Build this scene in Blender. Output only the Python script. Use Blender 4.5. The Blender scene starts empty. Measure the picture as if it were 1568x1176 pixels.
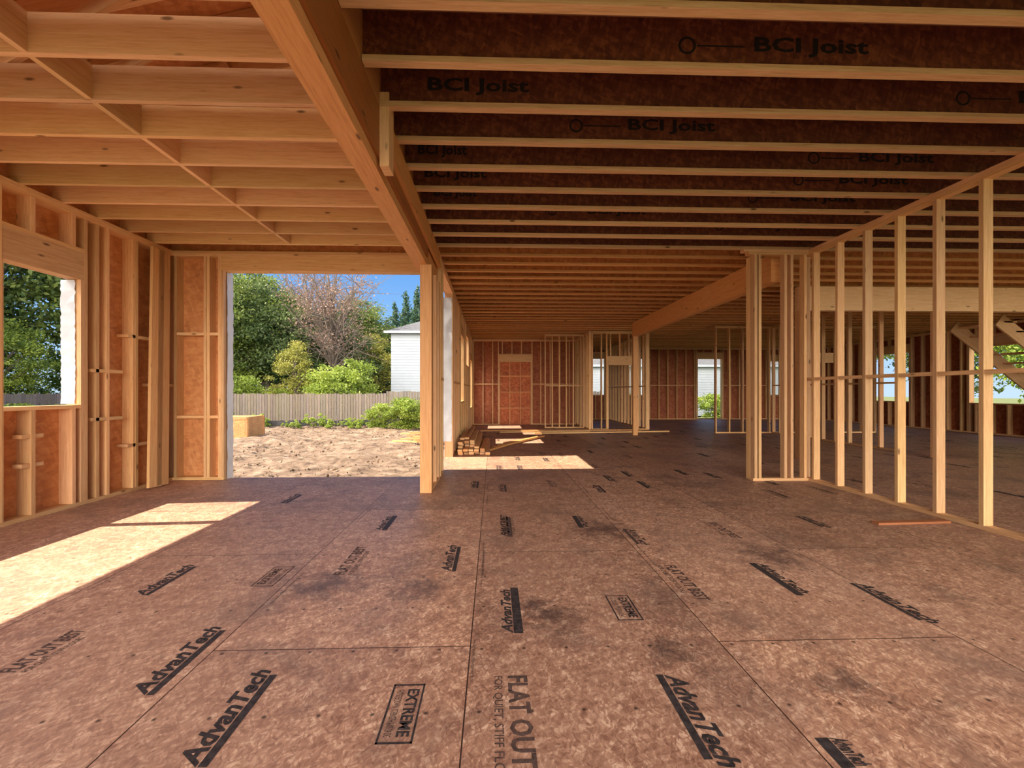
import bpy, math, random
import numpy as np
from mathutils import Vector, Matrix
random.seed(7); np.random.seed(7)
sc = bpy.context.scene
W = 1568.0
F = 660.0; CX, CY = 776.0, 600.0; TH = math.radians(1.8); HC = 1.23
sT, cT = math.sin(TH), math.cos(TH)

def fl(u, v, z=0.0):
    """photo position -> point on horizontal plane z"""
    t = F*(HC-z)/(v-CY); a = (u-CX)/F
    return (t*(a*cT+sT), t*(cT-a*sT))

# ------------------------------------------------------------ materials
def new_mat(name):
    m = bpy.data.materials.new(name); m.use_nodes = True
    nt = m.node_tree; nt.nodes.clear()
    o = nt.nodes.new('ShaderNodeOutputMaterial'); b = nt.nodes.new('ShaderNodeBsdfPrincipled')
    nt.links.new(b.outputs[0], o.inputs[0])
    return m, nt, b, o
def N(nt, t, **k):
    n = nt.nodes.new(t)
    for a, v in k.items(): setattr(n, a, v)
    return n
def mapping(nt, src, scale, rot=0):
    mp = N(nt, 'ShaderNodeMapping'); mp.inputs['Scale'].default_value = scale
    if rot:
        m0 = N(nt, 'ShaderNodeMapping'); m0.inputs['Rotation'].default_value = (0, 0, rot); nt.links.new(src, m0.inputs[0]); src = m0.outputs[0]
    nt.links.new(src, mp.inputs[0]); return mp.outputs[0]
def noise(nt, vec, s, d=3, rough=.55, dist=0):
    n = N(nt, 'ShaderNodeTexNoise'); n.inputs['Scale'].default_value = s
    n.inputs['Detail'].default_value = d; n.inputs['Roughness'].default_value = rough
    n.inputs['Distortion'].default_value = dist
    nt.links.new(vec, n.inputs['Vector']); return n.outputs[0]
def ramp(nt, fac, stops):
    r = N(nt, 'ShaderNodeValToRGB'); e = r.color_ramp.elements
    e[0].position = stops[0][0]; e[0].color = (*stops[0][1], 1)
    e[1].position = stops[-1][0]; e[1].color = (*stops[-1][1], 1)
    for p, c in stops[1:-1]:
        q = e.new(p); q.color = (*c, 1)
    nt.links.new(fac, r.inputs[0]); return r.outputs[0]
def mix(nt, fac, a, b, mode='MIX'):
    m = N(nt, 'ShaderNodeMix', data_type='RGBA', blend_type=mode)
    if isinstance(fac, (int, float)): m.inputs[0].default_value = fac
    else: nt.links.new(fac, m.inputs[0])
    for i, x in ((6, a), (7, b)):
        if isinstance(x, tuple): m.inputs[i].default_value = (*x, 1)
        else: nt.links.new(x, m.inputs[i])
    return m.outputs[2]
def math_(nt, op, a, b=None):
    m = N(nt, 'ShaderNodeMath', operation=op)
    for i, x in ((0, a), (1, b)):
        if x is None: continue
        if isinstance(x, (int, float)): m.inputs[i].default_value = x
        else: nt.links.new(x, m.inputs[i])
    return m.outputs[0]
def bump(nt, b, h, s=.3, d=.01):
    n = N(nt, 'ShaderNodeBump'); n.inputs['Strength'].default_value = s; n.inputs['Distance'].default_value = d
    nt.links.new(h, n.inputs['Height']); nt.links.new(n.outputs[0], b.inputs['Normal'])
def attr(nt, name='tint'):
    a = N(nt, 'ShaderNodeAttribute'); a.attribute_name = name; return a.outputs['Color']

def wood(name, dark, mid, light, rough=.7, knots=True):
    m, nt, b, o = new_mat(name)
    uv = N(nt, 'ShaderNodeUVMap').outputs[0]
    g = noise(nt, mapping(nt, uv, (1.3, 26, 1)), 2.2, 5, .6, .6)
    f = noise(nt, mapping(nt, uv, (6, 160, 1)), 2.0, 2)
    c = ramp(nt, g, [(.3, dark), (.5, mid), (.72, light)])
    c = mix(nt, .35, c, ramp(nt, f, [(.3, tuple(x*.72 for x in mid)), (.7, light)]))
    if knots:
        v = N(nt, 'ShaderNodeTexVoronoi'); v.inputs['Scale'].default_value = 1
        nt.links.new(mapping(nt, uv, (2.3, 7, 1)), v.inputs['Vector'])
        k = ramp(nt, v.outputs['Distance'], [(.05, (1, 1, 1)), (.11, (0, 0, 0))])
        c = mix(nt, k, c, tuple(x*.35 for x in dark))
    c = mix(nt, 1.0, c, attr(nt), 'MULTIPLY')
    nt.links.new(c, b.inputs['Base Color']); b.inputs['Roughness'].default_value = rough
    bump(nt, b, g, .15, .004)
    return m

def panel(name, dark, mid, light, scale=1.0, rough=.75):
    m, nt, b, o = new_mat(name)
    uv = N(nt, 'ShaderNodeUVMap').outputs[0]
    v = N(nt, 'ShaderNodeTexVoronoi'); v.inputs['Scale'].default_value = 1
    nt.links.new(mapping(nt, uv, (14*scale, 34*scale, 1), .4), v.inputs['Vector'])
    v2 = N(nt, 'ShaderNodeTexVoronoi'); v2.inputs['Scale'].default_value = 1
    nt.links.new(mapping(nt, uv, (40*scale, 16*scale, 1), .2), v2.inputs['Vector'])
    h = math_(nt, 'ADD', math_(nt, 'MULTIPLY', v.outputs['Color'], .5), math_(nt, 'MULTIPLY', v2.outputs['Color'], .5))
    n = noise(nt, uv, 3, 4)
    h = math_(nt, 'ADD', math_(nt, 'MULTIPLY', h, .65), math_(nt, 'MULTIPLY', n, .35))
    c = ramp(nt, h, [(.25, dark), (.5, mid), (.78, light)])
    c = mix(nt, 1.0, c, attr(nt), 'MULTIPLY')
    nt.links.new(c, b.inputs['Base Color']); b.inputs['Roughness'].default_value = rough
    bump(nt, b, h, .2, .004)
    return m

M_STUD = wood('stud_lumber', (.62, .32, .125), (.81, .48, .22), (.90, .63, .34))
M_BEAM = wood('glulam_beam', (.58, .24, .07), (.76, .37, .13), (.86, .48, .20), .6)
M_JOIST = wood('ceiling_lumber', (.68, .38, .16), (.86, .56, .28), (.92, .68, .41))
M_FLANGE = wood('joist_flange', (.54, .29, .13), (.74, .46, .24), (.86, .60, .36))
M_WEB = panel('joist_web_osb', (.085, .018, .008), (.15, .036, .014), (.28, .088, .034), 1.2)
M_WEB_GLOW = panel('joist_web_glow_tint', (.42, .13, .03), (.58, .20, .055), (.72, .29, .085), .65)  # far joist webs: warm glow painted in as orange colour
M_SHEATH = panel('sheathing_plywood', (.52, .20, .07), (.66, .28, .10), (.76, .38, .16), .7)
M_SHEATH2 = panel('sheathing_osb_dark', (.26, .065, .028), (.38, .11, .045), (.50, .18, .08), .7)
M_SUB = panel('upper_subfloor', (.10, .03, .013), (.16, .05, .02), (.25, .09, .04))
M_GREYWOOD = wood('weathered_fence_wood', (.10, .085, .075), (.21, .175, .145), (.32, .28, .235), .9)
M_CRATE = panel('crate_plywood', (.36, .17, .06), (.50, .26, .10), (.60, .34, .15))

def flat(name, col, rough=.7, ns=0, amt=.3):
    m, nt, b, o = new_mat(name)
    tc = N(nt, 'ShaderNodeTexCoord').outputs['Object']
    n = noise(nt, tc, ns or 4, 4)
    c = ramp(nt, n, [(.3, tuple(x*(1-amt) for x in col)), (.7, tuple(min(1, x*(1+amt)) for x in col))])
    nt.links.new(c, b.inputs['Base Color']); b.inputs['Roughness'].default_value = rough
    return m
M_INK = flat('stamp_ink', (.032, .026, .028), .7, 40, .8)
M_INK2 = flat('stamp_ink_faded', (.085, .05, .042), .8, 40, .6)
M_WEBINK = flat('joist_ink', (.012, .006, .005), .8)
M_WRAP = flat('house_wrap', (.60, .64, .70), .45, 6, .1)
M_SIDING = flat('white_siding', (.36, .40, .46), .7, 2, .05)
M_ROOF = flat('grey_shingles', (.10, .105, .115), .9, 8, .3)
M_BLACK = flat('silt_fabric', (.03, .03, .035), .6)
M_GLASSDARK = flat('dark_window', (.05, .06, .08), .2)

def floor_mat():
    m, nt, b, o = new_mat('subfloor_osb')
    tc = N(nt, 'ShaderNodeTexCoord').outputs['Object']
    sep = N(nt, 'ShaderNodeSeparateXYZ'); nt.links.new(tc, sep.inputs[0])
    X, Y = sep.outputs[0], sep.outputs[1]
    wn = N(nt, 'ShaderNodeTexNoise'); wn.inputs['Scale'].default_value = 22
    nt.links.new(tc, wn.inputs['Vector'])
    warp = mix(nt, .04, tc, wn.outputs['Color'])
    def flake(sx, sy, r):
        v = N(nt, 'ShaderNodeTexVoronoi'); v.inputs['Scale'].default_value = 1
        nt.links.new(mapping(nt, warp, (sx, sy, 1), r), v.inputs['Vector'])
        s = N(nt, 'ShaderNodeSeparateColor'); nt.links.new(v.outputs['Color'], s.inputs[0]); return s.outputs[0]
    f = math_(nt, 'MULTIPLY', math_(nt, 'ADD', math_(nt, 'ADD', flake(130, 26, .35), flake(120, 30, -.5)), flake(95, 24, 1.2)), .333)
    n = noise(nt, tc, 8, 9, .72)
    h = math_(nt, 'ADD', math_(nt, 'MULTIPLY', f, .5), math_(nt, 'MULTIPLY', n, .5))
    c = ramp(nt, h, [(.30, (.25, .125, .085)), (.46, (.40, .22, .15)), (.57, (.51, .30, .205)), (.72, (.80, .57, .42))])
    sp = noise(nt, mapping(nt, warp, (120, 40, 1), .3), 1, 2)
    c = mix(nt, ramp(nt, sp, [(.68, (0, 0, 0)), (.74, (.7, .7, .7))]), c, (.10, .05, .035))
    lt = noise(nt, mapping(nt, warp, (16, 45, 1), -.3), 1, 3)
    c = mix(nt, ramp(nt, lt, [(.62, (0, 0, 0)), (.72, (.55, .55, .55))]), c, (.74, .52, .38))
    # dirt, scuffs, stains
    st = noise(nt, tc, 1.3, 7, .68, .5)
    c = mix(nt, ramp(nt, st, [(.50, (0, 0, 0)), (.70, (.75, .75, .75))]), c, (.13, .085, .075))
    st2 = noise(nt, mapping(nt, tc, (.5, .25, 1)), 1.0, 3)
    c = mix(nt, ramp(nt, st2, [(.42, (0, 0, 0)), (.68, (.3, .3, .3))]), c, (.46, .32, .27))
    st3 = noise(nt, tc, 4, 5, .6, 1.5)
    c = mix(nt, ramp(nt, st3, [(.62, (0, 0, 0)), (.78, (.6, .6, .6))]), c, (.10, .06, .05))
    # muddy spots
    wp = noise(nt, tc, 9, 6, .7)
    for (u, v_, r) in ((850, 945, .20), (815, 925, .12), (505, 893, .26), (920, 810, .35), (1300, 1045, .16), (640, 900, .22), (1030, 1000, .15), (1180, 850, .3)):
        p = fl(u, v_)
        dx = math_(nt, 'SUBTRACT', X, p[0]); dy = math_(nt, 'SUBTRACT', Y, p[1])
        d = math_(nt, 'DIVIDE', math_(nt, 'SQRT', math_(nt, 'ADD', math_(nt, 'MULTIPLY', dx, dx), math_(nt, 'MULTIPLY', dy, dy))), r)
        k = math_(nt, 'ADD', d, math_(nt, 'MULTIPLY', math_(nt, 'SUBTRACT', wp, .5), 3.2))
        c = mix(nt, ramp(nt, k, [(.1, (.72, .72, .72)), (1.0, (0, 0, 0))]), c, (.065, .042, .042))
    cmb = N(nt, 'ShaderNodeCombineXYZ')
    nt.links.new(math_(nt, 'ADD', Y, -2.09+2.44*4), cmb.inputs[0]); nt.links.new(math_(nt, 'ADD', X, .11+1.22*8), cmb.inputs[1])
    br = N(nt, 'ShaderNodeTexBrick'); br.offset = .5; br.squash = 1
    br.inputs['Scale'].default_value = 1; br.inputs['Mortar Size'].default_value = .003
    br.inputs['Mortar Smooth'].default_value = .1
    br.inputs['Brick Width'].default_value = 2.44; br.inputs['Row Height'].default_value = 1.22
    br.inputs['Color1'].default_value = (.86, .84, .84, 1); br.inputs['Color2'].default_value = (1.12, 1.10, 1.08, 1)
    nt.links.new(cmb.outputs[0], br.inputs['Vector'])
    c = mix(nt, 1.0, c, br.outputs['Color'], 'MULTIPLY')
    c = mix(nt, math_(nt, 'MULTIPLY', br.outputs['Fac'], .65), c, (.07, .035, .025))
    def cell(src, off, step):
        q = math_(nt, 'DIVIDE', math_(nt, 'ADD', src, off), step)
        return math_(nt, 'MULTIPLY', math_(nt, 'SUBTRACT', math_(nt, 'FRACT', q), .5), step)
    nx = cell(X, 20.05, .203); ny = cell(Y, 20.1, .4067)
    d = math_(nt, 'SQRT', math_(nt, 'ADD', math_(nt, 'POWER', nx, 2), math_(nt, 'POWER', ny, 2)))
    c = mix(nt, ramp(nt, d, [(.006, (.9, .9, .9)), (.010, (0, 0, 0))]), c, (.04, .025, .02))
    nt.links.new(c, b.inputs['Base Color'])
    b.inputs['Roughness'].default_value = .5
    b.inputs['Specular IOR Level'].default_value = .4
    bump(nt, b, h, .3, .004)
    return m
M_FLOOR = floor_mat()

def ground_mat(name, stops, s):
    m, nt, b, o = new_mat(name)
    tc = N(nt, 'ShaderNodeTexCoord').outputs['Object']
    n = noise(nt, tc, s, 8, .72)
    c = ramp(nt, n, stops)
    nt.links.new(c, b.inputs['Base Color']); b.inputs['Roughness'].default_value = .95
    bump(nt, b, n, .8, .06)
    return m
M_DIRT = ground_mat('dirt', [(.36, (.07, .042, .026)), (.5, (.19, .125, .083)), (.64, (.31, .23, .165))], 2.8)
M_GRASS = ground_mat('grass', [(.3, (.04, .07, .015)), (.5, (.11, .14, .04)), (.7, (.22, .20, .09))], 1.5)

def leaf_mat(name, c1, c2, c3):
    m, nt, b, o = new_mat(name)
    s = N(nt, 'ShaderNodeSeparateColor'); nt.links.new(attr(nt), s.inputs[0])
    c = ramp(nt, s.outputs[0], [(0, c1), (.5, c2), (1, c3)])
    nt.links.new(c, b.inputs['Base Color']); b.inputs['Roughness'].default_value = .6
    tr = N(nt, 'ShaderNodeBsdfTranslucent'); nt.links.new(c, tr.inputs[0])
    mx = N(nt, 'ShaderNodeMixShader'); mx.inputs[0].default_value = .3
    nt.links.new(b.outputs[0], mx.inputs[1]); nt.links.new(tr.outputs[0], mx.inputs[2])
    nt.links.new(mx.outputs[0], o.inputs[0])
    return m
L_OAK = leaf_mat('oak_leaves', (.045, .08, .016), (.12, .18, .035), (.27, .33, .07))
L_DARK = leaf_mat('dark_oak_leaves', (.03, .06, .018), (.075, .125, .035), (.17, .22, .07))
L_LIGHT = leaf_mat('light_leaves', (.10, .16, .025), (.24, .33, .045), (.42, .50, .09))
L_YEL = leaf_mat('autumn_leaves', (.12, .13, .025), (.27, .28, .05), (.44, .40, .09))
L_PURP = leaf_mat('sparse_reddish_leaves', (.17, .10, .08), (.30, .19, .15), (.42, .29, .21))
L_CON = leaf_mat('conifer_needles', (.02, .05, .03), (.045, .10, .05), (.08, .15, .07))
M_BARK = flat('bark', (.15, .12, .10), .9, 8, .4)

# ------------------------------------------------------------ mesh builder
class MB:
    def __init__(s): s.v = []; s.f = []; s.uv = []; s.c = []; s.m = []; s.mats = []
    def mi(s, mat):
        if mat not in s.mats: s.mats.append(mat)
        return s.mats.index(mat)
    def hexa(s, P, dims, mat, tint=None):
        if tint is None:
            k = random.uniform(.78, 1.1); tint = (k*random.uniform(.98, 1.03), k*random.uniform(.94, 1.0), k*random.uniform(.86, 1.03))
        i0 = len(s.v); s.v += [tuple(p) for p in P]
        mi = s.mi(mat); la = max(range(3), key=lambda i: dims[i])
        ou, ov = random.uniform(0, 50), random.uniform(0, 50)
        faces = [((0, 4, 6, 2), 0), ((1, 3, 7, 5), 0), ((0, 1, 5, 4), 1), ((2, 6, 7, 3), 1), ((0, 2, 3, 1), 2), ((4, 5, 7, 6), 2)]
        for idx, ax in faces:
            s.f.append(tuple(i0+i for i in idx)); s.m.append(mi)
            o = [a for a in range(3) if a != ax]
            ua, va = (la, [a for a in o if a != la][0]) if la in o else (o[0], o[1])
            for i in idx:
                q = [(i >> a & 1)*dims[a] for a in range(3)]
                s.uv.append((q[ua]+ou, q[va]+ov+ax*.31)); s.c.append((*tint, 1))
    def box(s, x0, x1, y0, y1, z0, z1, mat, tint=None):
        P = [((x1 if i & 1 else x0), (y1 if i & 2 else y0), (z1 if i & 4 else z0)) for i in range(8)]
        s.hexa(P, (abs(x1-x0), abs(y1-y0), abs(z1-z0)), mat, tint)
    def board(s, p0, p1, w, h, mat, up=(0, 0, 1), tint=None):
        p0, p1 = Vector(p0), Vector(p1); d = p1-p0; L = d.length; d.normalize()
        r = d.cross(Vector(up)).normalized(); u = r.cross(d)
        P = [p0+d*(L if i & 1 else 0)+r*(w*(.5 if i & 2 else -.5))+u*(h*(.5 if i & 4 else -.5)) for i in range(8)]
        s.hexa(P, (L, w, h), mat, tint)
    def poly(s, verts, faces, mat, tint=(1, 1, 1)):
        i0 = len(s.v); s.v += [tuple(p) for p in verts]; mi = s.mi(mat)
        for f in faces:
            s.f.append(tuple(i0+i for i in f)); s.m.append(mi)
            for i in f:
                p = verts[i]; s.uv.append((p[0]+p[2]*.3, p[1]+p[2])); s.c.append((*tint, 1))
    def tube(s, p0, p1, r0, r1, mat, n=8):
        p0, p1 = Vector(p0), Vector(p1); d = (p1-p0).normalized()
        a = d.orthogonal().normalized(); b = d.cross(a)
        vs = []
        for p, r in ((p0, r0), (p1, r1)):
            for i in range(n):
                t = 2*math.pi*i/n; vs.append(p+a*math.cos(t)*r+b*math.sin(t)*r)
        fs = [(i, (i+1) % n, n+(i+1) % n, n+i) for i in range(n)]+[tuple(range(n))[::-1], tuple(range(n, 2*n))]
        s.poly(vs, fs, mat)
    def make(s, name):
        me = bpy.data.meshes.new(name); me.from_pydata(s.v, [], s.f)
        for m in s.mats: me.materials.append(m)
        me.polygons.foreach_set('material_index', s.m)
        u = me.uv_layers.new(name='UVMap'); u.data.foreach_set('uv', np.array(s.uv, dtype=np.float32).ravel())
        c = me.color_attributes.new('tint', 'FLOAT_COLOR', 'CORNER'); c.data.foreach_set('color', np.array(s.c, dtype=np.float32).ravel())
        me.validate(); me.update()
        ob = bpy.data.objects.new(name, me); sc.collection.objects.link(ob); return ob

ZT = 3.2            # underside of joists
T = .038
def stud_wall(mb, axis, base, a0, a1, th, openings=(), sheath=0, sp=.4064, H=ZT, block=None, mat=M_STUD, start=None, header=.26, skip=(), smat=None):
    def bx(s0, s1, n0, n1, z0, z1, m=mat, tint=None):
        if axis == 'x': mb.box(s0, s1, base+n0, base+n1, z0, z1, m, tint)
        else: mb.box(base+n0, base+n1, s0, s1, z0, z1, m, tint)
    bx(a0, a1, 0, th, H-T, H); bx(a0, a1, 0, th, H-2*T, H-T)
    cur = a0
    for o in sorted(openings):
        if o[2] <= .01:
            bx(cur, o[0], 0, th, 0, T); cur = o[1]
    if cur < a1: bx(cur, a1, 0, th, 0, T)
    zt = H-2*T
    edges = []
    for (s0, s1, z0, z1) in openings:
        for e, sg in ((s0, -1), (s1, 1)):
            lo, hi = (e-T, e) if sg < 0 else (e, e+T)
            bx(lo, hi, .001, th-.001, T, z1)
            bx(lo+sg*T, hi+sg*T, 0, th, T, zt)
            edges.append((lo-T*1.2, hi+T*1.2))
        hh = min(header, zt-z1)
        if hh > .02:
            bx(s0-T, s1+T, .004, th-.004, z1, z1+hh)
            if zt-(z1+hh) > .05: bx(s0-T, s1+T, .002, th-.002, z1+hh, z1+hh+T)
        if z0 > .01: bx(s0, s1, 0, th, z0-T, z0)
    s = a0 if start is None else start
    xs = []
    while s < a1-T*.5: xs.append(s); s += sp
    xs.append(a1-T)
    for x in xs:
        if any(k0 <= x <= k1 for k0, k1 in skip): continue
        inside = None
        for o in openings:
            if o[0]-T < x < o[1]: inside = o
        if inside:
            z0, z1 = inside[2], inside[3]
            if z1+header+T < zt-.05: bx(x, x+T, 0, th, z1+header+T, zt)
            if z0 > .1: bx(x, x+T, 0, th, T, z0-T)
        elif any(l < x+T*.5 < h for l, h in edges): continue
        else: bx(x, x+T, 0, th, T, zt)
    if block:
        for i in range(len(xs)-1):
            m_ = (xs[i]+xs[i+1])/2
            for zb in block:
                if any(o[0]-T*2 < m_ < o[1]+T*2 and o[2] < zb < o[3] + .3 for o in openings): continue
                if any(k0 <= m_ <= k1 for k0, k1 in skip): continue
                bx(xs[i]+T, xs[i+1], .003, th-.003, zb, zb+T)
    if sheath:
        smat = smat or M_SHEATH
        n0, n1 = (th, th+.012) if sheath > 0 else (-.012, 0)
        n2, n3 = (th+.012, th+.016) if sheath > 0 else (-.016, -.012)
        cuts = sorted(set([a0-.15, a1]+[c for o in openings for c in (max(a0, o[0]), min(a1, o[1]))]))
        for i in range(len(cuts)-1):
            c0, c1 = cuts[i], cuts[i+1]; m_ = (c0+c1)/2
            segs = [(-.05, H+.35)]
            for o in openings:
                if o[0] < m_ < o[1]: segs = [(-.05, o[2]), (o[3], H+.35)] if o[2] > .01 else [(o[3], H+.35)]
            for z0, z1 in segs:
                bx(c0, c1, n0, n1, z0, z1, smat, (1, 1, 1)); bx(c0, c1, n2, n3, z0, z1, M_WRAP, (1, 1, 1))

XL = -4.47; XP = -.76; XR = 4.36; XE = 14.4; YB = 6.15; YF = -1.8; YA = 16.1; YBB = 19.0
# ------------------------------------------------------------ floor
mb = MB()
mb.box(XL-.15, XP-.15, YF, YB+.15, -.03, 0, M_FLOOR, (1, 1, 1))
mb.box(XP-.15, XE+.15, YF, YBB+.15, -.03, 0, M_FLOOR, (1, 1, 1))
mb.box(XL-.15, XP-.15, YF, YB+.15, -.35, -.03, M_FLANGE)
mb.box(XP-.15, XE+.15, YF, YBB+.15, -.35, -.03, M_FLANGE)
floor = mb.make('floor')

# ------------------------------------------------------------ walls
mb = MB()
stud_wall(mb, 'y', XL-.14, YF, YB+.14, .14, openings=[(1.9, 3.99, 1.09, 2.45), (4.08, 4.82, 1.09, 2.45), (-1.5, .9, 0, 2.6)], sheath=-1, header=.3, start=YF+.02)
for yy, z in ((4.95, 1.45), (4.95, .9), (5.42, 1.9), (5.42, .55), (5.8, 1.3)):
    mb.box(XL-.137, XL-.003, yy, yy+.4, z, z+T, M_STUD)
mb.box(XL-.137, XL-.003, 5.0, 5.04, T, ZT-2*T, M_STUD)
mb.box(XL-.137, XL-.003, 5.50, 5.54, T, ZT-2*T, M_STUD)
for z in (.5, .78): mb.box(XL-.1, XL-.01, 4.24, 4.44, z, z+T, M_STUD)
mb.box(XL-.1, XL-.003, 5.97, 6.05, .1, .62, M_BLACK)
wl = mb.make('wall_left')

mb = MB()
stud_wall(mb, 'x', YB, XL, XP-.13, .14, openings=[(-3.77, -.93, 0, 2.93)], sheath=1, header=.2, start=XL+.02)
mb.box(-4.0, -3.96, YB, YB+.14, T, ZT-2*T, M_STUD)
for z in (2.02, .86): mb.box(XL+.02, -3.82, YB+.003, YB+.137, z, z+T, M_STUD)
mb.make('wall_back_garden')

mb = MB()
ops = [(6.62, 8.15, 0, 3.08), (10.2, 11.2, 1.0, 2.6), (12.3, 13.4, 2.0, 2.85), (14.4, 15.6, .7, 2.3)]
stud_wall(mb, 'y', XP-.14, YB+.15, YBB+.14, .14, openings=ops, sheath=-1, header=.2, block=(1.4,))
mb.make('wall_side')

mb = MB()
mb.box(-.89, -.75, 5.27, 5.40, 0, 2.78, M_BEAM)
mb.box(-.885, -.755, 5.402, 5.44, 0, 2.78, M_STUD)
mb.box(-.885, -.755, 5.75, 5.79, 0, 2.78, M_STUD)
mb.box(-.885, -.755, 6.06, 6.14, 0, 2.78, M_STUD)
mb.box(-.885, -.755, 5.44, 6.06, 0, T, M_STUD)
mb.box(-.885, -.875, 5.44, 6.14, 0, 2.78, M_SHEATH)
mb.make('beam_support_post')

mb = MB()
stud_wall(mb, 'y', XR, YF, 5.95, .089, start=3.70-.4064*13, block=(1.39,))
mb.make('wall_right')
mb = MB()
mb.box(3.58, XR, 5.83, 5.92, 0, T, M_STUD); mb.box(3.45, XR, 5.83, 5.92, ZT-T, ZT, M_STUD)
mb.box(3.52, XR, 5.83, 5.92, ZT-2*T, ZT-T, M_STUD)
for x in (3.6, 3.66, 4.02, 4.11, 4.30): mb.box(x, x+T, 5.83, 5.92, T, ZT-2*T, M_STUD)
mb.box(3.6, 3.638, 5.94, 6.03, 0, ZT-2*T, M_STUD); mb.box(4.1, 4.138, 5.94, 6.03, 0, 2.72, M_STUD)
mb.make('wall_stub')

mb = MB()
stud_wall(mb, 'x', YA, XP, 3.1, .14, openings=[(.25, 1.4, 0, 2.35)], sheath=1, block=(1.5,), smat=M_SHEATH2, sp=.36)
mb.box(.25, 1.4, YA+.12, YA+.14, 0, 2.35, M_SHEATH2, (1.5, 1.5, 1.4))
for x in (.6, 1.0): mb.box(x, x+T, YA+.03, YA+.12, 0, 2.35, M_BEAM)
for z in (.6, 1.2, 1.8): mb.box(.25, 1.4, YA+.035, YA+.115, z, z+T, M_BEAM)
mb.make('wall_back_hall')
mb = MB(); stud_wall(mb, 'x', 14.6, 1.75, 3.1, .089, sp=.24, block=(1.42,)); mb.make('wall_linen_closet')
mb = MB(); stud_wall(mb, 'y', 3.1, 13.9, YBB, .089); mb.make('wall_hall_partition')
mb = MB(); stud_wall(mb, 'x', 13.9, 3.2, 5.0, .089, openings=[(3.75, 4.55, 0, 2.1)], sp=.3); mb.make('wall_closet')
mb = MB(); stud_wall(mb, 'y', 5.0, 13.9, YBB, .089, block=(1.4,)); mb.make('wall_bedroom_partition')
mb = MB()
stud_wall(mb, 'x', YBB, XP, XE, .14, openings=[(4.2, 4.95, 1.1, 2.7), (6.0, 6.7, 1.1, 2.7), (9.15, 10.25, .05, 2.7), (12.4, 13.2, 1.1, 2.6)], sheath=1, block=(1.5,), smat=M_SHEATH2)
mb.make('wall_back')
mb = MB()
stud_wall(mb, 'y', XE, YF, YBB, .14, openings=[(-1, 2.5, 0, 2.6), (4, 6.2, .9, 2.6), (8.2, 9.6, .1, 2.9), (11.0, 12.6, .9, 2.6), (14.5, 16.5, .9, 2.6)], sheath=1, smat=M_SHEATH2)
mb.make('wall_right_exterior')
mb = MB()
stud_wall(mb, 'x', YF-.14, XL, XE, .14, openings=[(-4.3, -1.0, 0, 3.1), (-.6, 4.2, 0, 3.1), (4.6, 9.2, 0, 3.1), (9.5, 14.2, 0, 3.1)], header=.2)
mb.make('wall_front')
mb = MB(); stud_wall(mb, 'y', 8.3, 8.6, 12.6, .089, block=(1.4,)); mb.make('wall_stair_partition')
mb = MB(); stud_wall(mb, 'x', 12.6, 6.6, 11.5, .089, openings=[(9.2, 10.3, 0, 2.1)]); mb.make('wall_den_partition')

# ------------------------------------------------------------ beams
mb = MB()
mb.box(-.965, -.81, YF, YB+.14, 2.78, 3.20, M_BEAM, (1, 1, 1))
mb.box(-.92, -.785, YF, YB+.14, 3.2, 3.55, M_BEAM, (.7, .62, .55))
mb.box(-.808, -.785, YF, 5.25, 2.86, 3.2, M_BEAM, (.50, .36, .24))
mb.box(-.784, -.72, 3.0, 3.14, 2.79, 3.30, M_STUD)
mb.box(-.784, -.75, 3.15, YB, 2.98, 3.2, M_BEAM, (.95, .9, .8))
mb.make('main_beam')
mb = MB(); mb.box(3.97, 4.10, 6.04, 12.2, 2.80, 3.2, M_BEAM, (1.1, 1.05, 1)); mb.box(3.97, 4.10, 12.1, 12.2, 0, 2.80, M_BEAM); mb.make('dropped_beam')
mb = MB(); mb.box(5.6, 12.0, 7.7, 7.84, 2.72, 3.16, M_JOIST)
for x in (5.6, 8.2, 11.86): mb.box(x, x+.14, 7.7, 7.84, 0, 2.72, M_STUD)
mb.make('stair_header_beam')

# ------------------------------------------------------------ ceiling
YK = [2.585+.4064*k for k in range(-10, 41)]
mb = MB()
for y in YK:
    if y > YBB: break
    t = lambda: (lambda k: (k, k*.98, k*.95))(random.uniform(.8, 1.1))
    mb.box(XP-.02, XE+.1, y, y+.058, ZT, ZT+.036, M_FLANGE if y < 6 else M_BEAM, t())
    mb.box(XP-.02, XE+.1, y, y+.058, ZT+.32, ZT+.356, M_FLANGE, (.5, .35, .3))
    mb.box(XP-.02, XE+.1, y+.024, y+.034, ZT+.036, ZT+.32, M_WEB if y < 6 else M_WEB_GLOW, t())  # far joists: orange webs and bottom flanges carry a painted warm glow
mb.make('ceiling_i_joists')
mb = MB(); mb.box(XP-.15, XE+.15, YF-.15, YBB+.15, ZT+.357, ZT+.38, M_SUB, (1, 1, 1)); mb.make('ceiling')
mb = MB()
for y in YK:
    if y > YB: break
    mb.box(XL-.1, -.97, y, y+T, ZT, ZT+.235, M_JOIST)
for i in range(len(YK)-1):
    if YK[i+1] > YB: break
    mb.box(-2.74, -2.70, YK[i]+T, YK[i+1], ZT+.002, ZT+.233, M_JOIST)
mb.make('ceiling_joists')
mb = MB()
zr = lambda x: ZT+.30+(x-XL)*.26
for y in YK:
    if y > YB: break
    mb.board((XL-.6, y+.06+.02, zr(XL-.6)), (-.93, y+.06+.02, zr(-.93)), T, .18, M_JOIST)
    mb.board((-3.4, y+.02, ZT+.2), (-2.3, y+.02, zr(-2.3)), .038, .085, M_JOIST)
mb.box(-.93, -.89, YF, YB+.3, 3.55, 4.6, M_SHEATH, (1, 1, 1))
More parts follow.
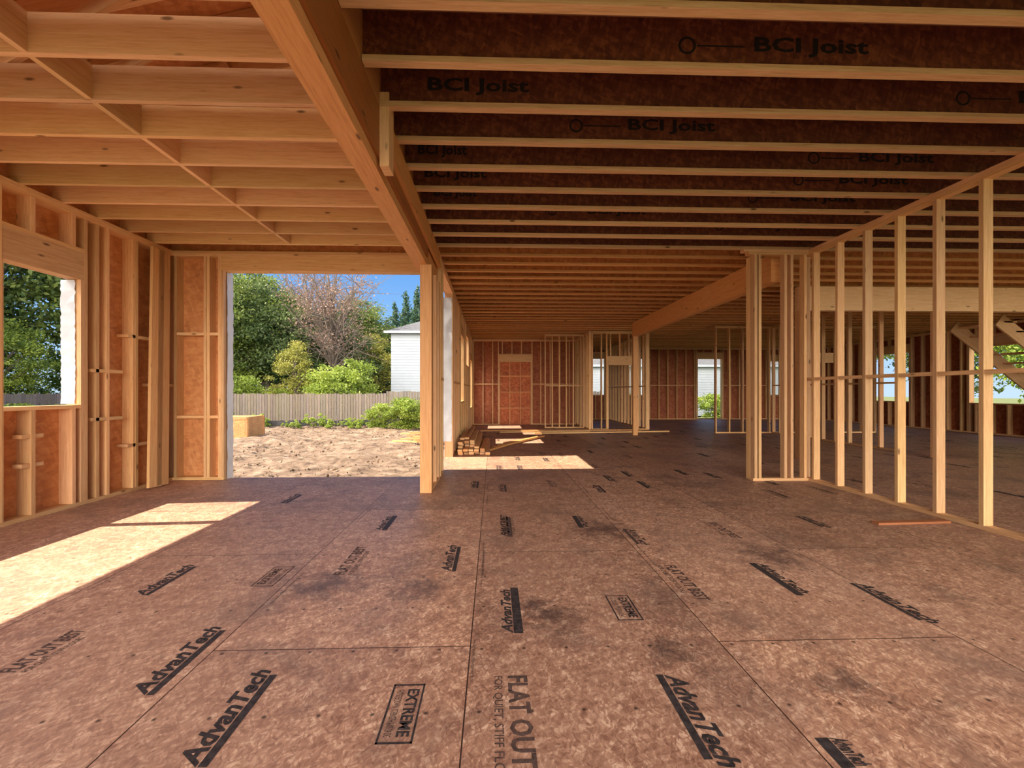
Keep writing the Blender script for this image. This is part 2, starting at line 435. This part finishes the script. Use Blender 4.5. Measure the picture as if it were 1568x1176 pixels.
P = [(XL-.7, YF-.4, zr(XL-.7)+.1), (-.8, YF-.4, zr(-.8)+.1), (XL-.7, YB+.5, zr(XL-.7)+.1), (-.8, YB+.5, zr(-.8)+.1)]
P += [(a, b, c+.02) for a, b, c in P]
mb.hexa(P, (4.5, 9.8, .02), M_SHEATH, (1, 1, 1))
gz = [(XL-.2, YB+.152, 3.2), (-.88, YB+.152, 3.2), (-.88, YB+.152, zr(-.88)+.1), (XL-.2, YB+.152, zr(XL-.2)+.1)]
mb.poly(gz+[(a, b+.012, c) for a, b, c in gz], [(0, 1, 2, 3), (7, 6, 5, 4), (0, 3, 7, 4), (0, 4, 5, 1)], M_SHEATH)
mb.make('roof')

# ------------------------------------------------------------ stairs
mb = MB()
def sz(x): return 2.72-(x-10.75)*.76
for y in (8.8, 9.7):
    mb.board((10.7, y, sz(10.7)), (13.9, y, sz(13.9)), .04, .28, M_STUD)
x = 10.8
while x < 13.8:
    mb.box(x, x+.28, 8.78, 9.72, sz(x+.14)+.12, sz(x+.14)+.15, M_STUD); x += .27
mb.make('staircase')

# ------------------------------------------------------------ printed stamps
def text_mesh(body, bold=0.0, shear=0.0):
    cu = bpy.data.curves.new('t', 'FONT'); cu.body = body; cu.size = 1; cu.offset = bold; cu.shear = shear
    cu.resolution_u = 2; cu.align_x = 'LEFT'
    ob = bpy.data.objects.new('t', cu); sc.collection.objects.link(ob)
    dg = bpy.context.evaluated_depsgraph_get(); me = bpy.data.meshes.new_from_object(ob.evaluated_get(dg))
    vs = [tuple(v.co) for v in me.vertices]; fs = [tuple(p.vertices) for p in me.polygons]
    bpy.data.objects.remove(ob); bpy.data.curves.remove(cu); bpy.data.meshes.remove(me)
    x0 = min(v[0] for v in vs); x1 = max(v[0] for v in vs); y0 = min(v[1] for v in vs); y1 = max(v[1] for v in vs)
    return [((v[0]-x0)/(x1-x0), (v[1]-y0)/(y1-y0)) for v in vs], fs
T_ADV = text_mesh('AdvanTech', .035, .3); T_FLAT = text_mesh('FLAT OUT BEST', .03); T_Q = text_mesh('FOR QUIET, STIFF FLOORS', .01)
T_EX = text_mesh('EXTREME', .03); T_TINY = text_mesh('THIS SIDE DOWN  STRENGTH AXIS 24 OC', 0)
T_BCI = text_mesh('BCI Joist', .03)
mb = MB()
def put(tm, o, d, up, L, Hh, mat):
    o, d, up = Vector(o), Vector(d), Vector(up)
    mb.poly([o+d*(v[0]*L)+up*(v[1]*Hh) for v in tm[0]], tm[1], mat)
def fstamp(kind, x, y0, y1, w=.11, sgn=1, mat=M_INK):
    z = .0012; L = abs(y1-y0)
    if sgn > 0: o = (x+w/2, min(y0, y1), z); d = (0, 1, 0); up = (-1, 0, 0)
    else: o = (x-w/2, max(y0, y1), z); d = (0, -1, 0); up = (1, 0, 0)
    o, d, up = Vector(o), Vector(d), Vector(up)
    def bar(a, b, c, e):
        vs = [o+d*(a*L)+up*(c*w), o+d*(b*L)+up*(c*w), o+d*(b*L)+up*(e*w), o+d*(a*L)+up*(e*w)]
        mb.poly(vs, [(0, 1, 2, 3)], mat)
    if kind == 'adv':
        put(T_ADV, o+up*w*.24, d, up, L, w*.76, mat); bar(0, .93, -.08, .20)
    elif kind == 'bar':
        bar(0, 1, .0, .44); put(T_ADV, o+up*w*.46, d, up, L*.95, w*.55, mat)
    elif kind == 'flat':
        put(T_FLAT, o+up*w*.42, d, up, L, w*.58, mat); put(T_Q, o, d, up, L*.8, w*.28, mat)
    elif kind == 'box':
        for q in ((0, 1, 0, .06), (0, 1, .94, 1), (0, .03, 0, 1), (.97, 1, 0, 1)): bar(*q)
        put(T_EX, o+d*L*.1+up*w*.5, d, up, L*.8, w*.36, mat); put(T_TINY, o+d*L*.1+up*w*.15, d, up, L*.8, w*.22, mat)
    else: put(T_TINY, o, d, up, L, w, mat)
def S(kind, u0, v0, u1, v1, w, sgn=1, mat=M_INK):
    a = fl(u0, v0); b = fl(u1, v1); fstamp(kind, (a[0]+b[0])/2, a[1], b[1], w, sgn, mat)
S('adv', 215, 1065, 330, 960, .11); S('adv', 290, 1176, 405, 1026, .11); S('adv', 205, 912, 300, 865, .10)
S('flat', 20, 1030, 130, 965, .14, 1, M_INK2); S('bar', 782, 970, 782, 900, .11, 1); S('adv', 682, 875, 698, 835, .1)
S('flat', 520, 880, 565, 837, .14, 1, M_INK2); S('bar', 580, 812, 603, 790, .11); S('box', 965, 950, 945, 912, .14, -1)
S('flat', 1065, 920, 1025, 866, .14, -1, M_INK2); S('bar', 1225, 912, 1165, 862, .11, -1); S('adv', 1425, 955, 1320, 893, .1, -1)
S('adv', 1110, 1176, 1030, 1033, .11, -1); S('bar', 1320, 1176, 1265, 1130, .11, -1); S('box', 602, 1140, 628, 1048, .13, -1)
S('flat', 790, 1300, 785, 1035, .15, -1, M_INK2); S('box', 405, 898, 432, 868, .14, 1, M_INK2)
S('bar', 773, 822, 776, 792, .1, 1, M_INK2); S('bar', 893, 808, 885, 790, .1, -1); S('flat', 778, 818, 776, 788, .13, 1, M_INK2)
S('adv', 1270, 808, 1225, 790, .1, -1); S('adv', 985, 835, 965, 810, .1, -1, M_INK2); S('flat', 1115, 825, 1095, 800, .13, -1, M_INK2)
S('tiny', 720, 1045, 728, 980, .012, -1); S('tiny', 735, 900, 742, 830, .012, -1)
used = []
for i in range(260):
    x = -.11+1.22*random.randint(-3, 9)+random.choice((.22, .55, .9, 1.08)); y = random.uniform(4.6, 15)
    if x < -.7 and y > 5.4: continue
    if x < XL+.2: continue
    if any(abs(x-a) < .2 and abs(y-b) < .7 for a, b in used): continue
    used.append((x, y)); fstamp(random.choice(('adv', 'bar', 'box', 'flat')), x, y, y+.42, .10, random.choice((1, -1)), random.choice((M_INK, M_INK2)))
for i in range(20):
    x = -.11+1.22*random.randint(-3, 3)+.04; y = random.uniform(1, 6); fstamp('tiny', x, y, y+.45, .012, 1, M_INK)
mb.make('floor_ink_stamps')

mb = MB()
def jst(k, u0, u1):
    y = 2.585+.4064*k+.0235
    def xu(u):
        a = (u-CX)/F; dx = a*cT+sT; dy = cT-a*sT; return y*dx/dy
    x0, x1 = xu(u0), xu(u1); z = ZT+.10
    L = x1-x0
    put(T_BCI, (x0, y-.001, z), (1, 0, 0), (0, 0, 1), L, .12, M_WEBINK)
    if x0-.5 < XP: return
    mb.poly([(x0-.12*3, y-.001, z+.05), (x0-.06, y-.001, z+.05), (x0-.06, y-.001, z+.06), (x0-.36, y-.001, z+.06)], [(0, 1, 2, 3)], M_WEBINK)
    n = 16; vs = []
    for r in (.055, .04):
        vs += [(x0-.42+r*math.cos(2*math.pi*i/n), y-.001, z+.055+r*math.sin(2*math.pi*i/n)) for i in range(n)]
    mb.poly(vs, [(i, (i+1) % n, n+(i+1) % n, n+i) for i in range(n)], M_WEBINK)
for a in ((0, 1155, 1330), (1, 655, 810), (2, 962, 1095), (3, 1315, 1430), (3, 640, 715), (4, 650, 745), (4, 1285, 1390), (5, 1210, 1310), (5, 665, 730), (1, 1560, 1720), (6, 900, 990), (7, 1150, 1230)): jst(*a)
mb.make('joist_ink_stamps')

# ------------------------------------------------------------ loose lumber
mb = MB()
for lay in range(7):
    n = (6, 6, 5, 4, 3, 3, 2)[lay]
    for i in range(n):
        x = -.64+i*.105+random.uniform(-.012, .012); y0 = 8.25+random.uniform(-.15, .35)+lay*.06; L = random.uniform(1.9, 3.0); a = random.uniform(-.02, .03)
        mb.board((x, y0, .02+lay*.042), (x+a*L, y0+L, .02+lay*.042), .09, .038, M_STUD if random.random() < .7 else M_BEAM)
for i in range(4):
    mb.board((-.1+i*.12, 8.9+i*.35, .03+.004*i), (.5+i*.28, 10.2+i*.45, .03+.004*i), .09, .038, M_BEAM)
mb.make('lumber_pile')
mb = MB()
mb.board((-.4, 13.5, .02), (4.7, 13.6, .02), .14, .038, M_BEAM); mb.board((.2, 13.0, .02), (3.0, 13.3, .02), .09, .038, M_STUD)
mb.board((1.2, 12.6, .02), (5.4, 13.1, .02), .09, .038, M_STUD)
mb.make('floor_boards')
mb = MB(); a = fl(1340, 803); b = fl(1450, 800); mb.board((a[0], a[1], .012), (b[0], b[1], .012), .07, .02, M_STUD, tint=(.5, .3, .25)); mb.make('loose_batten')
mb = MB()
for dy, yt, c in ((5.62, 5.85, 1), (5.74, 5.95, .85)):
    mb.board((XL+.16, dy, .02), (XL+.03, yt, 3.12), .035, .2, M_STUD, up=(0, 1, 0), tint=(c, c*.95, c*.85))
mb.make('leaning_boards')

def wrap(name, axis, fixed, s0, s1, z0, z1):
    mb = MB(); nz = 40; ns = 4; vs = []
    for i in range(nz+1):
        for j in range(ns+1):
            s = s0+(s1-s0)*j/ns+random.uniform(-.005, .005); n = fixed+random.uniform(-.006, .006); z = z0+(z1-z0)*i/nz
            vs.append((s, n, z) if axis == 'x' else (n, s, z))
    fs = [(i*(ns+1)+j, i*(ns+1)+j+1, (i+1)*(ns+1)+j+1, (i+1)*(ns+1)+j) for i in range(nz) for j in range(ns)]
    mb.poly(vs, fs, M_WRAP); ob = mb.make(name)
    for p in ob.data.polygons: p.use_smooth = True
wrap('house_wrap_flap', 'y', -3.755, YB+.06, YB+.2, 0, 2.92)
wrap('house_wrap_flap', 'x', 8.13, XP-.2, XP-.02, .3, 3.0)
wrap('house_wrap_flap', 'x', 4.805, XL-.2, XL-.05, 1.1, 2.44)
wrap('house_wrap_flap', 'y', XP-.17, 6.45, 6.68, 0, 2.9)

# ------------------------------------------------------------ outside
GZ = -.6
mb = MB(); mb.poly([(-150, -120, GZ-.2), (160, -120, GZ-.2), (160, 180, GZ-.2), (-150, 180, GZ-.2)], [(0, 1, 2, 3)], M_GRASS); mb.make('ground')
from mathutils import noise as mn
def terrain(name, x0, x1, y0, y1, st, amp, mat):
    nx = int((x1-x0)/st); ny = int((y1-y0)/st); vs = []
    for j in range(ny+1):
        for i in range(nx+1):
            x = x0+i*st; y = y0+j*st
            z = GZ+amp*(mn.noise((x*.4, y*.4, 0))*.5+mn.noise((x*1.7, y*1.7, 3))*.25+mn.noise((x*4.5, y*4.5, 9))*.12+mn.noise((x*9, y*9, 5))*.05)
            vs.append((x, y, z))
    fs = [(j*(nx+1)+i, j*(nx+1)+i+1, (j+1)*(nx+1)+i+1, (j+1)*(nx+1)+i) for j in range(ny) for i in range(nx)]
    mb = MB(); mb.poly(vs, fs, mat); ob = mb.make(name); ob.data.polygons.foreach_set('use_smooth', [True]*len(fs)); return ob
terrain('dirt_yard', -18, -.95, 6.4, 23.6, .1, .34, M_DIRT)
terrain('dirt_ground', -26, -4.75, -14, 6.39, .4, .2, M_DIRT)
mb = MB()
for i in range(2200):
    x = random.uniform(-14, -1.0); y = random.uniform(6.6, 22.5); r = random.choice((.015, .02, .03, .03, .05))*random.uniform(.6, 1.2)
    p = Vector((x, y, GZ+random.uniform(0, .08)))
    vs = []
    for dx, dy, dz in ((1, 0, 0), (0, 1, 0), (-1, 0, 0), (0, -1, 0), (0, 0, .7), (0, 0, -.7)):
        vs.append(p+Vector((dx, dy, dz))*r*random.uniform(.6, 1.5))
    mb.poly(vs, [(0, 1, 4), (1, 2, 4), (2, 3, 4), (3, 0, 4), (1, 0, 5), (2, 1, 5), (3, 2, 5), (0, 3, 5)], M_DIRT)
mb.make('dirt_rubble')

mb = MB()
x = -26
while x < 6:
    mb.box(x, x+.13, 24.0, 24.02, GZ, GZ+1.72+random.uniform(-.03, .04)+(.12 if x > -6 else 0), M_GREYWOOD); x += .15
for z in (.3, 1.3): mb.box(-26, 6, 24.03, 24.07, GZ+z, GZ+z+.09, M_GREYWOOD)
mb.make('garden_fence')
mb = MB(); y = -20
while y < 24:
    mb.box(-20, -19.98, y, y+.135, GZ, GZ+1.75+random.uniform(-.03, .03), M_GREYWOOD); y += .148
mb.make('side_fence')
mb = MB(); vs = []; n = 120
for i in range(n+1):
    x = -24+i*.22; y = 22.9+.12*math.sin(i*.7)+random.uniform(-.03, .03)
    vs += [(x, y, GZ-.1), (x, y+random.uniform(-.03, .03), GZ+.34+random.uniform(-.05, .03))]
mb.poly(vs, [(2*i, 2*i+2, 2*i+3, 2*i+1) for i in range(n)], M_BLACK)
for i in range(0, n, 9): mb.box(vs[2*i][0], vs[2*i][0]+.04, 22.75, 22.79, GZ-.1, GZ+.6, M_GREYWOOD)
mb.make('silt_fence')
mb = MB(); cx0, cx1, cy0, cy1, z0, z1 = -11.0, -9.35, 16.7, 17.9, GZ, .27
mb.box(cx0, cx1, cy0, cy1, z0+.05, z1, M_CRATE, (1, 1, 1))
for x in (cx0-.02, cx1-.09): mb.box(x, x+.11, cy0-.03, cy0, z0, z1, M_CRATE)
for z in (z0+.05, z1-.1): mb.box(cx0, cx1, cy0-.05, cy0-.02, z, z+.1, M_CRATE)
for y in (cy0, cy1-.1): mb.box(cx1, cx1+.03, y, y+.1, z0, z1, M_CRATE)
mb.make('wooden_crate')
mb = MB()
for i in range(22):
    x = -2.75+random.uniform(-.6, .9); y = 14.5+random.uniform(-1, 1.5); a = random.uniform(-.6, .6)
    mb.board((x, y, GZ+.15+i*.022), (x+1.3*math.cos(a), y+1.3*math.sin(a), GZ+.18+i*.02), .1, .04, M_BEAM)
mb.make('scrap_lumber')

def house(name, x0, x1, y0, y1, eave, ridge):
    mb = MB()
    mb.box(x0, x1, y0, y1, GZ-.1, eave, M_SIDING, (1, 1, 1))
    z = GZ
    while z < eave:
        mb.box(x0-.02, x1+.02, y0-.025, y0, z, z+.17, M_SIDING, (1, 1, 1)); z += .2
    ym = (y0+y1)/2; o = .45
    vs = [(x0-o, y0-o, eave-.08), (x1+o, y0-o, eave-.08), (x1+o, y1+o, eave-.08), (x0-o, y1+o, eave-.08), (x0+2.5, ym, ridge), (x1-2.5, ym, ridge)]
    mb.poly(vs, [(0, 1, 5, 4), (1, 2, 5), (2, 3, 4, 5), (3, 0, 4), (3, 2, 1, 0)], M_ROOF)
    mb.box(x0-o, x1+o, y0-o-.03, y0-o+.02, eave-.2, eave-.03, M_SIDING, (1, 1, 1))
    for wx in (x0+(x1-x0)*.3, x0+(x1-x0)*.72):
        mb.box(wx-.6, wx+.6, y0-.08, y0-.03, eave-2.1, eave-.7, M_SIDING, (1, 1, 1)); mb.box(wx-.5, wx+.5, y0-.1, y0-.08, eave-2, eave-.8, M_GLASSDARK, (1, 1, 1))
    return mb.make(name)
house('neighbour_house', -7.5, 4.0, 32, 40, 5.7, 7.4)
house('neighbour_house', 7, 26, 34, 42, 3.4, 5.6)

def tree_mesh(name, h, crown, nclus, nleaf, lsize, lmat, bottom=.25, seed=0, conifer=False, sparse=False, spread=.6):
    rng = np.random.RandomState(seed); random.seed(seed)
    mb = MB(); top = h*.85
    pts = [Vector((0, 0, -.3))]
    for i in range(1, 6): pts.append(Vector((rng.uniform(-.15, .15)*i*.4, rng.uniform(-.15, .15)*i*.4, top*i/5)))
    r = max(.04, h*.022)
    for i in range(5): mb.tube(pts[i], pts[i+1], r*(1-i*.18), r*(1-(i+1)*.18), M_BARK)
    C = []; R = []
    if conifer:
        for i in range(nclus):
            f = (i+.5)/nclus; z = h*(bottom+(1-bottom)*f); rr = crown*(1-f)*.9+.1
            a = rng.uniform(0, 6.28); q = rng.uniform(.3, 1)
            C.append((rr*q*math.cos(a), rr*q*math.sin(a), z)); R.append((rr*.55+.1, rr*.55+.1, .35))
    else:
        for i in range(nclus):
            d = rng.normal(size=3); d /= np.linalg.norm(d); q = rng.uniform(.25, 1.12)**.6
            zc = h*(bottom+(1-bottom)/2)
            c = np.array((d[0]*crown*q, d[1]*crown*q, zc+d[2]*h*(1-bottom)/2*q*.95)); C.append(c)
            s = crown*rng.uniform(.15, .45)*spread; R.append((s*1.2, s*1.2, s*.7))
            z0 = max(h*.12, min(c[2]*.6, top*.9)); k = z0/top*5; ii = min(4, int(k)); base = pts[ii].lerp(pts[ii+1], k-ii)
            if i % 4 == 0 or sparse:
                m_ = base.lerp(Vector(c), .5)+Vector((0, 0, .05*h*.3)); mb.tube(base, m_, r*.4, r*.22, M_BARK, 5); mb.tube(m_, c, r*.22, r*.05, M_BARK, 5)
                if sparse:
                    for _ in range(5):
                        e = Vector(c)+Vector(rng.normal(size=3))*R[-1][0]*1.6; mb.tube(m_.lerp(Vector(c), rng.uniform(.2, 1)), e, r*.1, r*.02, M_BARK, 4)
    C = np.array(C); R = np.array(R)
    wt = R[:, 0]**2; wt = wt/wt.sum()
    idx = rng.choice(len(C), nleaf, p=wt); d = rng.normal(size=(nleaf, 3))
    P = C[idx]+np.clip(d, -2.2, 2.2)*.55*R[idx]
    a = rng.normal(size=(nleaf, 3)); a /= np.linalg.norm(a, axis=1)[:, None]
    b = rng.normal(size=(nleaf, 3)); b -= a*(a*b).sum(1)[:, None]; b /= np.linalg.norm(b, axis=1)[:, None]
    s = lsize*rng.uniform(.6, 1.3, nleaf)[:, None]
    V = np.stack([P-a*s, P-b*s*.5, P+a*s, P+b*s*.5], 1).reshape(-1, 3)
    sh = np.clip(rng.uniform(0, .55, nleaf)+rng.uniform(0, .45, len(C))[idx], 0, 1)
    i0 = len(mb.v); mi = mb.mi(lmat)
    mb.v += [tuple(v) for v in V.tolist()]
    mb.f += [(i0+4*i, i0+4*i+1, i0+4*i+2, i0+4*i+3) for i in range(nleaf)]; mb.m += [mi]*nleaf
    mb.uv += [(0, 0)]*(4*nleaf)
    for x in sh.tolist(): mb.c += [(x, x, x, 1)]*4
    ob = mb.make(name); me = ob.data; bpy.data.objects.remove(ob); return me
oakA = tree_mesh('oak_a', 11, 3.6, 130, 38000, .105, L_OAK, .12, 1)
oakB = tree_mesh('oak_b', 9, 3.2, 110, 30000, .10, L_DARK, .05, 2)
ligA = tree_mesh('light_a', 9, 3.0, 110, 26000, .10, L_LIGHT, .1, 3)
yelA = tree_mesh('yellow_a', 7, 2.0, 70, 11000, .09, L_YEL, .05, 4)
purA = tree_mesh('reddish_a', 12, 3.0, 60, 4500, .085, L_PURP, .3, 5, sparse=True, spread=.9)
conA = tree_mesh('conifer_a', 13, 2.2, 90, 18000, .15, L_CON, .08, 6, conifer=True)
bushA = tree_mesh('bush_a', 3.6, 1.9, 70, 18000, .075, L_LIGHT, .0, 7)
bushB = tree_mesh('bush_b', 1.7, 1.0, 40, 9000, .05, L_LIGHT, .0, 8)
weed = tree_mesh('weed_a', .6, .35, 8, 700, .04, L_LIGHT, 0, 9)
def inst(name, me, x, y, s=1, rot=None, z=GZ-.05):
    ob = bpy.data.objects.new(name, me); ob.location = (x, y, z); ob.scale = (s, s, s*random.uniform(.95, 1.05))
    ob.rotation_euler = (0, 0, random.uniform(0, 6.28) if rot is None else rot); sc.collection.objects.link(ob); return ob
random.seed(3)
def UX(u, y): return (u-755)/F*y
for u, y, me, s, nm in ((358, 34, ligA, 1.25, 'maple_tree'), (385, 38, oakA, 1.16, 'oak_tree'), (415, 34, oakB, 1.12, 'oak_tree'), (320, 31, oakA, 1.0, 'oak_tree'), (350, 44, oakB, 1.5, 'oak_tree'),
        (512, 33.5, purA, 1.0, 'bare_tree'), (478, 40, purA, 1.1, 'bare_tree'), (550, 44, oakA, 1.0, 'oak_tree'), (590, 46, oakB, 1.05, 'oak_tree'), (530, 36, oakB, .8, 'oak_tree'), (575, 38, yelA, .95, 'birch_tree'), (450, 37, oakA, .85, 'oak_tree'),
        (622, 58, conA, 1.2, 'fir_tree'), (640, 53, conA, 1.1, 'fir_tree'), (605, 52, conA, .95, 'fir_tree'), (455, 28, yelA, .7, 'birch_tree'), (495, 43, oakB, .8, 'oak_tree'), (280, 35, oakA, 1.2, 'oak_tree'), (240, 31, ligA, 1, 'maple_tree'), (660, 64, oakA, 1, 'oak_tree')):
    inst(nm, me, UX(u, y), y, s)
inst('lilac_bush', bushA, UX(525, 26.8), 26.8, 1.05); inst('lilac_bush', bushA, UX(365, 26.5), 26.5, .8); inst('lilac_bush', bushA, UX(415, 27), 27, .6)
inst('garden_shrub', bushB, UX(615, 21.4), 21.4, 1.05); inst('garden_shrub', bushB, UX(640, 21.3), 21.3, 1.1); inst('garden_shrub', bushB, UX(585, 21.9), 21.9, .7)
random.seed(5)
for i in range(26):
    inst('weed_tuft', weed, random.uniform(-15, -6), random.uniform(21.6, 22.6), random.uniform(.6, 1.4))
for x, y, me, s, nm in ((-25, 9, oakA, 1.2, 'oak_tree'), (-27, 13, oakB, 1.4, 'oak_tree'), (-26, 18, oakB, 1.3, 'oak_tree'), (-27, 23, oakA, 1.3, 'oak_tree'), (-33, 12, oakA, 1.6, 'oak_tree'),
        (-26, 4, oakB, 1.3, 'oak_tree'), (-22.5, 27, ligA, 1.1, 'maple_tree'), (-34, 20, oakA, 1.6, 'oak_tree'), (-25, -2, oakB, 1.1, 'oak_tree'), (-22, 11, ligA, .55, 'maple_tree'), (-22.3, 16, bushA, 1.0, 'lilac_bush'), (-22.3, 20, ligA, .6, 'maple_tree'),
        (-18.2, 14, bushB, 1.0, 'garden_shrub'), (-18.2, 18, bushB, 1.0, 'garden_shrub'), (-22.3, 7, bushA, 1.0, 'lilac_bush')):
    inst(nm, me, x, y, s)
for x, y, me, s, nm in ((22, 4, ligA, 1, 'maple_tree'), (23, 11, oakA, 1, 'oak_tree'), (24, 17, ligA, 1.0, 'maple_tree'), (26, 24, oakA, 1, 'oak_tree'), (18.5, 8, bushA, 1, 'lilac_bush'),
        (12, 48, oakA, 1.0, 'oak_tree'), (21, 48, oakA, 1, 'oak_tree'), (6, 50, oakB, 1.1, 'oak_tree'), (9, 28, bushB, 1.2, 'garden_shrub'), (15, 29, bushB, 1.2, 'garden_shrub')):
    inst(nm, me, x, y, s)

# ------------------------------------------------------------ light
sun = bpy.data.lights.new('sun', 'SUN'); sun.energy = 11; sun.angle = math.radians(.6); sun.color = (1, .86, .65)
so = bpy.data.objects.new('sun', sun); sc.collection.objects.link(so)
d = Vector((.82, .05, -1)); so.rotation_euler = (-d).to_track_quat('Z', 'Y').to_euler(); so.location = (-20, 0, 25)
# sky: clear blue to the north, added warm fill glow low in the south
w = bpy.data.worlds.new('sky'); sc.world = w; w.use_nodes = True; nt = w.node_tree; nt.nodes.clear()
tc = N(nt, 'ShaderNodeTexCoord').outputs['Generated']
sp = N(nt, 'ShaderNodeSeparateXYZ'); nt.links.new(tc, sp.inputs[0])
blue = ramp(nt, sp.outputs[2], [(0, (.50, .66, .84)), (.12, (.27, .50, .84)), (.3, (.10, .30, .72)), (1, (.05, .18, .55))])
dp = N(nt, 'ShaderNodeVectorMath', operation='DOT_PRODUCT'); nt.links.new(tc, dp.inputs[0]); dp.inputs[1].default_value = Vector((0, -1, .22)).normalized()
lobe = N(nt, 'ShaderNodeMapRange', interpolation_type='SMOOTHSTEP'); nt.links.new(dp.outputs['Value'], lobe.inputs[0])
lobe.inputs[1].default_value = .72; lobe.inputs[2].default_value = .95
b1 = N(nt, 'ShaderNodeBackground'); nt.links.new(blue, b1.inputs[0]); b1.inputs[1].default_value = 1.0
b2 = N(nt, 'ShaderNodeBackground'); b2.inputs[0].default_value = (1, .87, .70, 1)
nt.links.new(math_(nt, 'MULTIPLY', lobe.outputs[0], 9.5), b2.inputs[1])
ad = N(nt, 'ShaderNodeAddShader'); nt.links.new(b1.outputs[0], ad.inputs[0]); nt.links.new(b2.outputs[0], ad.inputs[1])
ow = N(nt, 'ShaderNodeOutputWorld'); nt.links.new(ad.outputs[0], ow.inputs[0])

cam = bpy.data.cameras.new('camera'); co = bpy.data.objects.new('camera', cam); sc.collection.objects.link(co)
cam.sensor_width = 36; cam.lens = F/W*36; cam.shift_x = (784-CX)/W; cam.shift_y = (CY-588)/W; cam.clip_start = .05; cam.clip_end = 500
co.location = (0, 0, HC); co.rotation_euler = (math.radians(90), 0, -TH); sc.camera = co
sc.view_settings.view_transform = 'Standard'; sc.view_settings.look = 'None'; sc.view_settings.exposure = .33
